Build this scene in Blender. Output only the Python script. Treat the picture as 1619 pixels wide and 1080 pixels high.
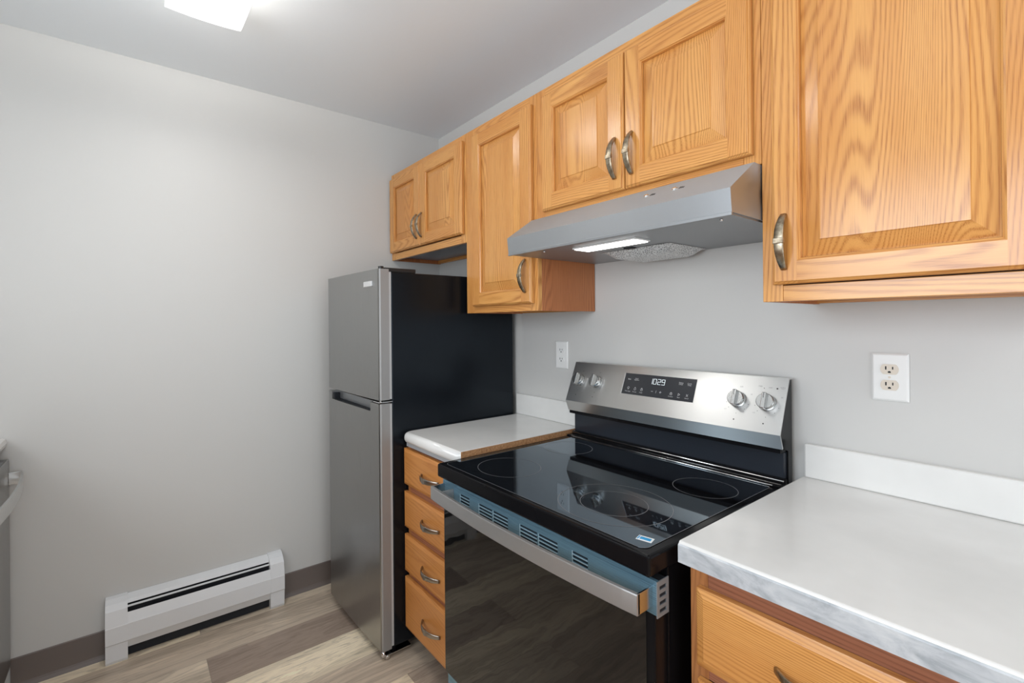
import bpy, bmesh, math, random
from mathutils import Vector, Matrix
random.seed(7)
S = bpy.context.scene
for o in list(bpy.data.objects): bpy.data.objects.remove(o)
COL = S.collection

# ------------------------------------------------------------------ camera
W_PX, H_PX = 1619.0, 1080.0
CX, CY, CZ = 2.381, -1.5296, 1.3362
YAW, PITCH, ROLL = 0.9451, 0.0005, -0.0087
F_PX, PX0, PY0 = 737.9, 736.2, 511.0
Fw = Vector((-math.sin(YAW)*math.cos(PITCH), math.cos(YAW)*math.cos(PITCH), math.sin(PITCH)))
Rg = Vector((math.cos(YAW), math.sin(YAW), 0)); Up = Rg.cross(Fw)
R2 = Rg*math.cos(ROLL) + Up*math.sin(ROLL); U2 = Up*math.cos(ROLL) - Rg*math.sin(ROLL)
cam = bpy.data.cameras.new('camera'); co = bpy.data.objects.new('camera', cam); COL.objects.link(co)
cam.sensor_fit = 'HORIZONTAL'; cam.sensor_width = 36.0; cam.lens = F_PX/W_PX*36.0
cam.shift_x = (W_PX/2-PX0)/W_PX; cam.shift_y = (PY0-H_PX/2)/W_PX
cam.clip_start = 0.02
M = Matrix((R2, U2, -Fw)).transposed().to_4x4(); M.translation = (CX, CY, CZ)
co.matrix_world = M
S.camera = co

# ------------------------------------------------------------------ view, world, lights
vs = S.view_settings
S.display_settings.display_device = 'sRGB'
vs.view_transform = 'Standard'; vs.look = 'None'; vs.gamma = 1.0; vs.use_curve_mapping = False
vs.exposure = 0.25
wd = bpy.data.worlds.new('world'); S.world = wd; wd.use_nodes = True
wd.node_tree.nodes['Background'].inputs[0].default_value = (0.75, 0.86, 1.0, 1)
wd.node_tree.nodes['Background'].inputs[1].default_value = 0.5
CEIL = 2.453
XB, YO = 5.0, -2.53              # far wall behind the camera, wall opposite the cabinets
def area(name, loc, rot, sx, sy, power, col):
    l = bpy.data.lights.new(name, 'AREA'); l.shape = 'RECTANGLE'; l.size = sx; l.size_y = sy
    l.energy = power; l.color = col
    o = bpy.data.objects.new(name, l); COL.objects.link(o); o.location = loc; o.rotation_euler = rot
    return o
# daylight from an unseen far window, tilted up to brighten the ceiling
area('unseen_window_daylight', (XB-0.06, -1.27, 1.08), (0, math.radians(116), 0), 1.9, 1.9, 21, (0.88, 0.94, 1.0))
# unseen fill light at the ceiling behind the camera, lifts the ambient
area('room_ceiling_fill', (3.7, -1.35, CEIL-0.02), (0, 0, 0), 0.9, 0.9, 10, (1.0, 0.97, 0.93))
# fill light from an unseen window added to brighten the cabinet wall
area('added_window_fill', (1.98, YO+0.03, 1.60), (math.radians(110), 0, 0), 1.3, 0.95, 28, (0.88, 0.94, 1.0))
LAMP_E = 21.0
HOOD_E = 5.5

# ------------------------------------------------------------------ node helpers
class NT:
    def __init__(s, name):
        s.m = bpy.data.materials.new(name); s.m.use_nodes = True
        s.t = s.m.node_tree; s.b = s.t.nodes['Principled BSDF']; s.o = s.t.nodes['Material Output']
    def n(s, typ, **kw):
        nd = s.t.nodes.new(typ)
        for k, v in kw.items():
            if k.startswith('i_'):
                nd.inputs[int(k[2:])].default_value = v
            else: setattr(nd, k, v)
        return nd
    def l(s, a, b): s.t.links.new(a, b)
    def math(s, op, a, b=None, c=None, clamp=False):
        nd = s.n('ShaderNodeMath', operation=op, use_clamp=clamp)
        for i, v in enumerate((a, b, c)):
            if v is None: continue
            if isinstance(v, (int, float)): nd.inputs[i].default_value = v
            else: s.l(v, nd.inputs[i])
        return nd.outputs[0]
    def ramp(s, fac, stops):
        r = s.n('ShaderNodeValToRGB'); s.l(fac, r.inputs[0])
        e = r.color_ramp.elements
        while len(e) < len(stops): e.new(0.5)
        for q, (p, c) in zip(e, stops): q.position = p; q.color = (*c, 1)
        return r.outputs[0]
    def mix(s, fac, a, b, typ='MIX'):
        nd = s.n('ShaderNodeMix', data_type='RGBA', blend_type=typ)
        for i, v in ((0, fac), (6, a), (7, b)):
            if isinstance(v, (int, float)): nd.inputs[i].default_value = v
            elif isinstance(v, tuple): nd.inputs[i].default_value = (*v, 1)
            else: s.l(v, nd.inputs[i])
        return nd.outputs[2]
    def set(s, **kw):
        for k, v in kw.items():
            inp = s.b.inputs[k.replace('_', ' ')]
            if isinstance(v, (int, float)): inp.default_value = v
            elif isinstance(v, tuple): inp.default_value = (*v, 1) if len(v) == 3 else v
            else: s.l(v, inp)
    def noise(s, vec, scale, detail=3, rough=0.5, dist=0.0):
        nd = s.n('ShaderNodeTexNoise'); s.l(vec, nd.inputs['Vector'])
        nd.inputs['Scale'].default_value = scale; nd.inputs['Detail'].default_value = detail
        nd.inputs['Roughness'].default_value = rough; nd.inputs['Distortion'].default_value = dist
        return nd.outputs['Fac']
    def coord(s, scale=(1, 1, 1), seed=False):
        tc = s.n('ShaderNodeTexCoord'); v = tc.outputs['Object']
        if seed:
            at = s.n('ShaderNodeAttribute', attribute_name='seed')
            ad = s.n('ShaderNodeVectorMath', operation='ADD'); s.l(v, ad.inputs[0])
            cb = s.n('ShaderNodeCombineXYZ')
            for i in range(3): s.l(at.outputs['Fac'], cb.inputs[i])
            s.l(cb.outputs[0], ad.inputs[1]); v = ad.outputs[0]
        mp = s.n('ShaderNodeMapping'); mp.inputs['Scale'].default_value = scale
        s.l(v, mp.inputs[0]); return mp.outputs[0]
    def bump(s, h, strength, dist=0.001):
        nd = s.n('ShaderNodeBump'); nd.inputs['Strength'].default_value = strength
        nd.inputs['Distance'].default_value = dist; s.l(h, nd.inputs['Height'])
        s.l(nd.outputs[0], s.b.inputs['Normal'])

def srgb(r, g, b):
    f = lambda c: (c/255/12.92) if c/255 <= .04045 else ((c/255+.055)/1.055)**2.4
    return (f(r), f(g), f(b))

def plain(name, col, rough=0.5, metal=0.0, **kw):
    t = NT(name); t.set(Base_Color=col, Roughness=rough, Metallic=metal, **kw); return t.m

def oak(name, axis, base=(207, 143, 76), dark=(160, 90, 40), light=(224, 167, 97), rough=0.22):
    """honey oak, grain running along the given axis (0 x, 1 y, 2 z)"""
    t = NT(name)
    sc = [5.0, 5.0, 5.0]; sc[axis] = 0.5
    n = t.noise(t.coord(tuple(sc), seed=True), 1.0, 1.6, 0.4, 0.1)
    sp = t.n('ShaderNodeSeparateXYZ'); t.l(t.coord(seed=True), sp.inputs[0])
    cross = t.math('ADD', sp.outputs[1], sp.outputs[0 if axis == 2 else 2])
    sw = [60.0]*3; sw[axis] = 9.0
    wig = t.noise(t.coord(tuple(sw), seed=True), 1.0, 2, 0.5)
    ph = t.math('ADD', t.math('MULTIPLY', cross, 560.0), t.math('MULTIPLY', n, 290.0))
    ph = t.math('ADD', ph, t.math('MULTIPLY', wig, 3.2))
    rings = t.math('POWER', t.math('ADD', t.math('MULTIPLY', t.math('SINE', ph), 0.5), 0.5), 2.2)
    sc2 = [850.0]*3; sc2[axis] = 16.0
    fib = t.noise(t.coord(tuple(sc2), seed=True), 1.0, 2, 0.6)
    sc3 = [11.0]*3; sc3[axis] = 1.2
    broad = t.noise(t.coord(tuple(sc3), seed=True), 1.0, 2, 0.5)
    c = t.ramp(broad, [(0.32, srgb(*base)), (0.7, srgb(*light))])
    amp = t.math('ADD', 0.17, t.math('MULTIPLY', broad, 0.43))
    c = t.mix(t.math('MULTIPLY', rings, amp), c, srgb(*dark))
    pore = t.ramp(fib, [(0.38, (1, 1, 1)), (0.52, (0, 0, 0))])
    pf = t.math('MULTIPLY', t.math('MULTIPLY', pore, 0.42), t.math('ADD', rings, 0.25), clamp=True)
    c = t.mix(pf, c, srgb(int(dark[0]*.85), int(dark[1]*.78), int(dark[2]*.74)))
    # whole boards differ slightly in tone
    at = t.n('ShaderNodeAttribute', attribute_name='seed')
    fr = t.math('FRACT', t.math('MULTIPLY', at.outputs['Fac'], 7.31))
    c = t.mix(t.math('MULTIPLY', fr, 0.2), c, srgb(200, 132, 70))
    t.set(Base_Color=c, Roughness=rough)
    t.b.inputs['Specular IOR Level'].default_value = 0.5
    t.bump(fib, 0.12, 0.0006)
    return t.m

MAT = {}
MAT['oak_v'] = oak('oak_upright_grain', 2)
MAT['oak_h'] = oak('oak_level_grain', 0)
MAT['oak_side'] = oak('oak_side_veneer', 2, (178, 106, 62), (132, 68, 34), (190, 120, 74), 0.4)
MAT['oak_dark'] = oak('oak_brown_rail', 0, (150, 96, 72), (104, 58, 42), (168, 112, 86), 0.5)  # darker purple-brown oak for the rails
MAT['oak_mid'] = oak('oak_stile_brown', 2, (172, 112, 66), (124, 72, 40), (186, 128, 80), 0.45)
MAT['maple'] = oak('plain_drawer_wood', 0, (198, 132, 68), (180, 110, 50), (210, 146, 82), 0.35)
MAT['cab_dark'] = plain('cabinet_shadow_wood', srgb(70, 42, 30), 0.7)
MAT['cab_under'] = plain('cabinet_bottom_vinyl', srgb(140, 140, 146), 0.35)

def wall_mat(name, col, s=0.05):
    t = NT(name); v = t.coord()
    n = t.noise(v, 260, 2, 0.6); n2 = t.noise(v, 1.3, 2, 0.5)
    c = t.mix(n2, col, tuple(x*0.97 for x in col))
    t.set(Base_Color=c, Roughness=0.45); t.bump(n, s, 0.0008); return t.m
MAT['wall'] = wall_mat('painted_wall', srgb(206, 205, 202))
MAT['ceiling'] = wall_mat('painted_ceiling', srgb(234, 238, 241), 0.1)

def steel(name, axis=0, base=(0.55, 0.55, 0.54), rough=0.27, amp=0.12, metal=1.0):
    t = NT(name); sc = [900.0]*3; sc[axis] = 6.0
    n = t.noise(t.coord(tuple(sc)), 1.0, 2, 0.6)
    r = t.math('ADD', t.math('MULTIPLY', n, amp), rough-amp*0.5)
    t.set(Base_Color=base, Metallic=metal, Roughness=r); t.bump(n, 0.02, 0.0003)
    if axis == 0:
        tg = t.n('ShaderNodeTangent', direction_type='RADIAL', axis='X'); t.l(tg.outputs[0], t.b.inputs['Tangent'])
        t.b.inputs['Anisotropic'].default_value = 0.75
    return t.m
MAT['steel'] = steel('brushed_steel', 0, (0.66, 0.66, 0.65), 0.33, 0.06)
MAT['steel_v'] = steel('brushed_steel_upright', 2, (0.36, 0.36, 0.355), 0.3)
MAT['steel_side'] = steel('brushed_steel_door_edge', 2, (0.34, 0.335, 0.33), 0.42, 0.1, 0.5)
MAT['steel_hood'] = steel('hood_steel', 0, (0.49, 0.515, 0.54), 0.5, 0.06, 0.9)
MAT['hood_under'] = plain('hood_underside', (0.33, 0.34, 0.35), 0.42, 0.75)
MAT['film'] = steel('blue_film_covered_steel', 0, (0.17, 0.32, 0.43), 0.28, 0.06, 0.6)
MAT['steel_end'] = plain('polished_end_cap', (0.62, 0.62, 0.62), 0.2, 1.0)
MAT['film_bright'] = plain('blue_film_pressed_edge', (0.50, 0.68, 0.78), 0.3, 0.3)
MAT['vent_steel'] = plain('side_vent_metal', (0.30, 0.33, 0.36), 0.35, 0.5)
MAT['handle_steel'] = steel('handle_steel', 0, (0.40, 0.40, 0.40), 0.36, 0.06, 0.7)
MAT['chrome'] = plain('polished_metal', (0.75, 0.75, 0.75), 0.14, 1.0)
MAT['knob'] = steel('knob_steel', 2, (0.5, 0.5, 0.49), 0.2)
MAT['bright_line'] = plain('bright_edge', (0.8, 0.8, 0.8), 0.25, 0.6)
def brass():
    t = NT('antique_brass'); n = t.noise(t.coord(), 90, 3, 0.6)
    c = t.ramp(n, [(0.35, (0.25, 0.20, 0.14)), (0.65, (0.50, 0.43, 0.32))])
    t.set(Base_Color=c, Metallic=1.0, Roughness=0.33); return t.m
MAT['brass'] = brass()
MAT['nickel'] = plain('brushed_nickel', (0.38, 0.35, 0.31), 0.28, 1.0)
MAT['glass_black'] = plain('ceramic_glass', (0.006, 0.006, 0.007), 0.035, 0.0)
MAT['glass_black'].node_tree.nodes['Principled BSDF'].inputs['IOR'].default_value = 3.0
MAT['glass_black'].node_tree.nodes['Principled BSDF'].inputs['Specular Tint'].default_value = (0.64, 0.83, 1.0, 1)
def oven_glass():
    t = NT('oven_glass'); n = t.noise(t.coord((3, 3, 9)), 1.6, 1, 0.4)
    t.set(Base_Color=(0.006, 0.006, 0.006), Roughness=0.035, IOR=1.55); t.bump(n, 0.15, 0.004); return t.m
MAT['glass_oven'] = oven_glass()
MAT['enamel'] = plain('black_enamel', (0.006, 0.006, 0.007), 0.14, 0.0, IOR=1.22)
MAT['guard_film'] = plain('dark_guard_enamel', (0.018, 0.022, 0.030), 0.2)
MAT['black'] = plain('black_plastic', (0.012, 0.012, 0.013), 0.35)
MAT['void'] = plain('dark_gap', (0.006, 0.008, 0.012), 0.7)
def fridge_side():
    t = NT('textured_black_steel'); n = t.noise(t.coord(), 420, 2, 0.6)
    t.set(Base_Color=(0.006, 0.007, 0.009), Roughness=0.16, IOR=1.38)
    t.b.inputs['Specular Tint'].default_value = (0.7, 0.85, 1.0, 1); t.bump(n, 0.35, 0.0009); return t.m
MAT['fridge_side'] = fridge_side()
MAT['gasket'] = plain('grey_gasket', (0.45, 0.45, 0.45), 0.4)
MAT['display'] = plain('display_glass', srgb(46, 47, 51), 0.12)
def emit(name, col, e, base=(0.8, 0.8, 0.8)):
    t = NT(name); t.set(Base_Color=base, Roughness=0.4)
    t.b.inputs['Emission Color'].default_value = (*col, 1); t.b.inputs['Emission Strength'].default_value = e
    return t.m
MAT['digits'] = emit('clock_digits', (0.75, 0.93, 1.0), 0.35)
MAT['legend'] = plain('printed_white', srgb(205, 205, 205), 0.5)
MAT['legend_dark'] = plain('printed_black', srgb(40, 40, 42), 0.5)
MAT['legend_grey'] = plain('printed_grey', srgb(140, 140, 142), 0.5)
MAT['ring'] = plain('printed_ring', srgb(120, 120, 122), 0.35)
MAT['blue'] = plain('blue_sticker', srgb(40, 150, 205), 0.4)
MAT['white'] = plain('white_plastic', srgb(236, 236, 234), 0.32)
MAT['ivory'] = plain('ivory_plastic', srgb(222, 211, 196), 0.4)
MAT['heater'] = plain('white_enamelled_metal', srgb(226, 227, 228), 0.33)
def counter_mat():
    t = NT('white_laminate'); v = t.coord(); n = t.noise(v, 6, 3, 0.55); f = t.noise(v, 300, 2, 0.5)
    c = t.ramp(n, [(0.3, srgb(219, 218, 215)), (0.7, srgb(228, 227, 224))])
    t.set(Base_Color=c, Roughness=0.16); t.bump(f, 0.03, 0.0005); return t.m
MAT['counter'] = counter_mat()
def edge_mat():
    t = NT('marbled_edge_laminate'); v = t.coord((1, 1, 2.2)); n = t.noise(v, 14, 6, 0.65, 0.6)
    c = t.ramp(n, [(0.34, srgb(158, 163, 168)), (0.5, srgb(188, 192, 196)), (0.68, srgb(208, 210, 211))])
    t.set(Base_Color=c, Roughness=0.4); return t.m
MAT['edge'] = edge_mat()
def chip():
    t = NT('raw_particle_board'); n = t.noise(t.coord(), 160, 4, 0.7)
    c = t.ramp(n, [(0.35, srgb(140, 98, 62)), (0.65, srgb(186, 140, 98))])
    t.set(Base_Color=c, Roughness=0.8); return t.m
MAT['chip'] = chip()
MAT['base_vinyl'] = plain('brown_vinyl', srgb(112, 102, 97), 0.4)
MAT['grey_rail'] = plain('grey_laminate_strip', srgb(172, 175, 179), 0.5)
def mesh_filter():
    t = NT('aluminium_mesh'); v = t.coord(); vo = t.n('ShaderNodeTexVoronoi'); t.l(v, vo.inputs['Vector'])
    vo.inputs['Scale'].default_value = 170; vo.feature = 'DISTANCE_TO_EDGE'
    f = t.ramp(vo.outputs[0], [(0.06, (0.9, 0.9, 0.89)), (0.3, (0.22, 0.22, 0.22))])
    t.set(Base_Color=f, Metallic=0.4, Roughness=0.35); t.bump(vo.outputs[0], 0.9, 0.003); return t.m
MAT['mesh'] = mesh_filter()

def floor_mat():
    t = NT('vinyl_plank_floor'); tc = t.n('ShaderNodeTexCoord'); sp = t.n('ShaderNodeSeparateXYZ')
    t.l(tc.outputs['Object'], sp.inputs[0]); x, y = sp.outputs[0], sp.outputs[1]
    u = t.math('DIVIDE', t.math('SUBTRACT', x, 0.067-0.183), 0.183)
    row = t.math('FLOOR', u)
    odd = t.math('MODULO', t.math('ADD', row, 40.0), 2.0)
    w = t.math('DIVIDE', t.math('SUBTRACT', t.math('ADD', y, 1.285), t.math('MULTIPLY', odd, 0.61)), 1.22)
    colm = t.math('FLOOR', w)
    def hsh(k):
        a = t.math('ADD', t.math('MULTIPLY', row, 12.9898), t.math('MULTIPLY', colm, 78.233))
        return t.math('FRACT', t.math('MULTIPLY', t.math('SINE', t.math('ADD', a, 1192.14+k)), 43.7585))
    h = hsh(0.0); h2 = hsh(3.3)
    base = t.ramp(h, [(0.03, srgb(150, 132, 120)), (0.16, srgb(196, 180, 162)), (0.5, srgb(222, 207, 186)), (0.85, srgb(250, 235, 208))])
    cb = t.n('ShaderNodeCombineXYZ')
    t.l(t.math('MULTIPLY', x, 13.0), cb.inputs[0]); t.l(t.math('MULTIPLY', y, 1.5), cb.inputs[1]); t.l(t.math('MULTIPLY', h2, 40.0), cb.inputs[2])
    g = t.noise(cb.outputs[0], 1.0, 5, 0.62, 1.2)
    rings = t.math('ADD', t.math('MULTIPLY', t.math('SINE', t.math('MULTIPLY', g, 46.0)), 0.5), 0.5)
    cb2 = t.n('ShaderNodeCombineXYZ')
    t.l(t.math('MULTIPLY', x, 190.0), cb2.inputs[0]); t.l(t.math('MULTIPLY', y, 9.0), cb2.inputs[1]); t.l(h2, cb2.inputs[2])
    f = t.noise(cb2.outputs[0], 1.0, 3, 0.6)
    sh = t.math('ADD', t.math('MULTIPLY', g, 0.7), t.math('MULTIPLY', f, 0.3))
    tone = t.ramp(sh, [(0.34, (0.66, 0.64, 0.61)), (0.47, (0.96, 0.94, 0.92)), (0.62, (1.18, 1.16, 1.12))])
    c = t.mix(1.0, base, tone, 'MULTIPLY')
    c = t.mix(t.math('MULTIPLY', t.math('POWER', rings, 3.0), 0.26), c, srgb(108, 92, 80))
    fu = t.math('FRACT', u); fw = t.math('FRACT', w)
    du = t.math('MULTIPLY', t.math('MINIMUM', fu, t.math('SUBTRACT', 1.0, fu)), 0.183)
    dw = t.math('MULTIPLY', t.math('MINIMUM', fw, t.math('SUBTRACT', 1.0, fw)), 1.22)
    d = t.math('MINIMUM', du, dw)
    gap = t.math('LESS_THAN', d, 0.0009)
    c = t.mix(t.math('MULTIPLY', gap, 0.45), c, srgb(84, 72, 62))
    t.set(Base_Color=c, Roughness=0.38); t.bump(f, 0.06, 0.0006); return t.m
MAT['floor'] = floor_mat()

# ------------------------------------------------------------------ mesh builder
class MB:
    def __init__(s, M=None):
        s.bm = bmesh.new(); s.sl = s.bm.verts.layers.float.new('seed'); s.M = M; s.smooth = False
    def _begin(s):
        s.ov = set(s.bm.verts); s.of = set(s.bm.faces)
    def _end(s, mi):
        sd = random.uniform(0, 40)
        for v in s.bm.verts:
            if v not in s.ov:
                v[s.sl] = sd
                if s.M is not None: v.co = s.M @ v.co
        for f in s.bm.faces:
            if f not in s.of: f.material_index = mi
    def box(s, x0, x1, y0, y1, z0, z1, mi=0, bev=0.0, seg=2):
        s._begin()
        r = bmesh.ops.create_cube(s.bm, size=1.0)
        for v in r['verts']:
            v.co = Vector(((x0+x1)/2+v.co.x*(x1-x0), (y0+y1)/2+v.co.y*(y1-y0), (z0+z1)/2+v.co.z*(z1-z0)))
        if bev > 0:
            ed = {e for v in r['verts'] for e in v.link_edges}
            bmesh.ops.bevel(s.bm, geom=list(ed), offset=bev, segments=seg, affect='EDGES', profile=0.5)
        s._end(mi); return s
    def prism(s, prof, axis, a0, a1, mi=0):
        """closed profile of 2-D points extruded along an axis"""
        s._begin()
        def P(p, a):
            if axis == 0: return (a, p[0], p[1])
            if axis == 1: return (p[0], a, p[1])
            return (p[0], p[1], a)
        A = [s.bm.verts.new(P(p, a0)) for p in prof]; B = [s.bm.verts.new(P(p, a1)) for p in prof]
        n = len(prof)
        s.bm.faces.new(A); s.bm.faces.new(B[::-1])
        for i in range(n): s.bm.faces.new((A[i], B[i], B[(i+1) % n], A[(i+1) % n]))
        s._end(mi); return s
    def loops(s, rects, mi=0, cap=True, back=None):
        """nested rectangles (x0,x1,z0,z1,y) bridged; last one capped"""
        s._begin(); prev = None; first = None
        for (x0, x1, z0, z1, y) in rects:
            cur = [s.bm.verts.new(c) for c in ((x0, y, z0), (x1, y, z0), (x1, y, z1), (x0, y, z1))]
            if prev:
                for i in range(4): s.bm.faces.new((prev[i], prev[(i+1) % 4], cur[(i+1) % 4], cur[i]))
            else: first = cur
            prev = cur
        if cap: s.bm.faces.new(prev)
        if back is not None:
            bk = [s.bm.verts.new((v.co.x, back, v.co.z)) for v in first]
            for i in range(4): s.bm.faces.new((bk[i], bk[(i+1) % 4], first[(i+1) % 4], first[i]))
            s.bm.faces.new(bk[::-1])
        s._end(mi); return s
    def cyl(s, p0, p1, r0, r1=None, seg=32, mi=0, cap=True):
        s._begin(); p0 = Vector(p0); p1 = Vector(p1); r1 = r0 if r1 is None else r1
        ax = (p1-p0).normalized(); a = ax.orthogonal().normalized(); b = ax.cross(a)
        A = []; B = []
        for i in range(seg):
            t = 2*math.pi*i/seg; d = a*math.cos(t)+b*math.sin(t)
            A.append(s.bm.verts.new(p0+d*r0)); B.append(s.bm.verts.new(p1+d*r1))
        for i in range(seg):
            f = s.bm.faces.new((A[i], A[(i+1) % seg], B[(i+1) % seg], B[i])); f.smooth = True
        if cap: s.bm.faces.new(A[::-1]); s.bm.faces.new(B)
        s._end(mi); return s
    def ring(s, c, r, w, z, seg=96, mi=0, h=0.0004):
        """thin flat printed ring lying in the xy plane"""
        s._begin(); V = []
        for rr, zz in ((r-w, z), (r+w, z)):
            V.append([s.bm.verts.new((c[0]+rr*math.cos(2*math.pi*i/seg), c[1]+rr*math.sin(2*math.pi*i/seg), zz)) for i in range(seg)])
        for i in range(seg):
            j = (i+1) % seg; s.bm.faces.new((V[0][i], V[1][i], V[1][j], V[0][j]))
        s._end(mi); return s
    def sweep(s, path, secs, mi=0, smooth=True):
        """path points with explicit section offsets (lists of Vectors), capped"""
        s._begin(); prev = None; n = len(secs[0])
        for p, sec in zip(path, secs):
            cur = [s.bm.verts.new(Vector(p)+q) for q in sec]
            if prev:
                for i in range(n):
                    f = s.bm.faces.new((prev[i], prev[(i+1) % n], cur[(i+1) % n], cur[i])); f.smooth = smooth
            else: s.bm.faces.new(cur[::-1])
            prev = cur
        s.bm.faces.new(prev); s._end(mi); return s
    def grid(s, fn, nu, nv, mi=0, smooth=True):
        s._begin(); V = [[s.bm.verts.new(fn(i/nu, j/nv)) for j in range(nv+1)] for i in range(nu+1)]
        for i in range(nu):
            for j in range(nv):
                f = s.bm.faces.new((V[i][j], V[i+1][j], V[i+1][j+1], V[i][j+1])); f.smooth = smooth
        s._end(mi); return s
    def build(s, name, mats, parent=None, origin=None):
        bmesh.ops.recalc_face_normals(s.bm, faces=list(s.bm.faces))
        me = bpy.data.meshes.new(name); 
        off = Vector((0, 0, 0))
        if origin is not None: off = Vector(origin)
        elif parent is not None: off = parent['_w'] if False else WORLD.get(parent.name, Vector((0, 0, 0)))
        if off.length > 0: bmesh.ops.translate(s.bm, verts=list(s.bm.verts), vec=-off)
        s.bm.to_mesh(me); s.bm.free()
        if not isinstance(mats, (list, tuple)): mats = [mats]
        for m in mats: me.materials.append(MAT[m])
        o = bpy.data.objects.new(name, me); COL.objects.link(o)
        if parent is not None:
            o.parent = parent
            pw = WORLD.get(parent.name, Vector((0, 0, 0)))
            o.location = off-pw; WORLD[o.name] = off
        else:
            o.location = off; WORLD[o.name] = off
        return o
WORLD = {}
def thing(name, label, cat, loc=(0, 0, 0), group=None):
    o = bpy.data.objects.new(name, None); COL.objects.link(o); o.location = loc
    o.empty_display_size = 0.1
    o['label'] = label; o['category'] = cat
    if group: o['group'] = group
    WORLD[o.name] = Vector(loc); return o
def tag(o, label, cat, group=None):
    o['label'] = label; o['category'] = cat
    if group: o['group'] = group
    return o
def struct(o): o['kind'] = 'structure'; return o
def box_obj(name, b, mat, parent=None, bev=0.0, origin=None):
    return MB().box(*b, bev=bev).build(name, mat, parent, origin)

# ------------------------------------------------------------------ room shell
T = 0.12
struct(box_obj('floor', (-T, XB+T, YO-T, T, -0.06, 0.0), 'floor'))
struct(box_obj('ceiling', (-T, XB+T, YO-T, T, CEIL, CEIL+0.08), 'ceiling'))
struct(box_obj('wall_end', (-T, 0.0, YO-T, T, 0.0, CEIL), 'wall'))
struct(box_obj('wall_cabinet_side', (0.0, XB+T, 0.0, T, 0.0, CEIL), 'wall'))
WX0, WX1, WZ0, WZ1 = 1.31, 2.65, 1.10, 2.10
m = MB(); m.box(0.0, WX0, YO-T, YO, 0, CEIL).box(WX1, XB+T, YO-T, YO, 0, CEIL).box(WX0, WX1, YO-T, YO, 0, WZ0).box(WX0, WX1, YO-T, YO, WZ1, CEIL)
struct(m.build('wall_opposite', 'wall'))
m = MB()
m.box(WX0-0.06, WX0, YO-0.002, YO+0.015, WZ0-0.06, WZ1+0.06, bev=.003).box(WX1, WX1+0.06, YO-0.002, YO+0.015, WZ0-0.06, WZ1+0.06, bev=.003)
m.box(WX0, WX1, YO-0.002, YO+0.015, WZ0-0.06, WZ0, bev=.003).box(WX0, WX1, YO-0.002, YO+0.015, WZ1, WZ1+0.06, bev=.003)
struct(m.build('added_window_2', 'white'))  # frame of the added window opposite, out of view
m = MB()   # wall with the opening for the unseen far window
m.box(XB, XB+T, YO, -2.25, 0, CEIL).box(XB, XB+T, -0.3, 0, 0, CEIL)
m.box(XB, XB+T, -2.25, -0.3, 2.1, CEIL)
struct(m.build('wall_back', 'wall'))
m = MB()
m.box(XB-0.012, XB+0.06, -2.3, -2.22, 0, 2.15, bev=.004).box(XB-0.012, XB+0.06, -0.33, -0.25, 0, 2.15, bev=.004)
m.box(XB-0.012, XB+0.06, -2.22, -0.33, 0, 0.05, bev=.004).box(XB-0.012, XB+0.06, -2.22, -0.33, 2.07, 2.15, bev=.004)
struct(m.build('unseen_window_1', 'white'))  # unseen far window, door-height so low daylight reaches the ceiling
def baseboard(name, pts):
    m = MB(); m.prism([(0, 0.0), (0.012, 0.0), (0.006, 0.012), (0.004, 0.020), (0.004, 0.112), (0, 0.115)], 1, pts[0], pts[1])
    return struct(m.build(name, 'base_vinyl'))
baseboard('baseboard_end', (-1.89, -0.02))

# ------------------------------------------------------------------ bow handle
def handle_mesh(mb, c, length=0.122, proj=0.028, vert=True, out=(0, -1, 0), mi=0):
    """strap shaped bow pull with a small cuff in the middle, feet on the door face at c"""
    N = 22; c = Vector(c); o = Vector(out); along = Vector((0, 0, 1)) if vert else Vector((1, 0, 0)); side = o.cross(along).normalized()
    path = []; secs = []
    for i in range(N+1):
        t = -1+2*i/N; a = t*length/2; d = proj*(1-abs(t)**2.3)
        path.append(c+along*a+o*(d+0.0025))
        slope = -proj*2.3*abs(t)**1.3*(1 if t > 0 else -1)/(length/2)
        tn = (along+o*slope).normalized(); nn = tn.cross(side).normalized()
        if nn.dot(o) < 0: nn = -nn
        w = 0.0062+0.0034*(1-t*t); h = 0.0030
        pts = []
        for k in range(12):
            an = 2*math.pi*k/12; ca, sa = math.cos(an), math.sin(an)
            pts.append(side*(w*math.copysign(abs(ca)**.5, ca))+nn*(h*math.copysign(abs(sa)**.6, sa)))
        secs.append(pts)
    mb.sweep(path, secs, mi)
    p = c+o*(proj+0.0028)
    e = along*0.0065; sd = side*0.0104; dp = o*0.0042
    mn = p-Vector([abs(x) for x in (e+sd+dp)]); mx = p+Vector([abs(x) for x in (e+sd+dp)])
    mb.box(mn.x, mx.x, mn.y, mx.y, mn.z, mx.z, mi, bev=0.0015)

def add_handle(parent, c, vert=True, mat='brass', out=(0, -1, 0), length=0.122):
    m = MB(); handle_mesh(m, c, vert=vert, out=out, length=length)
    return m.build('handle', mat, parent, origin=c)

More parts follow.
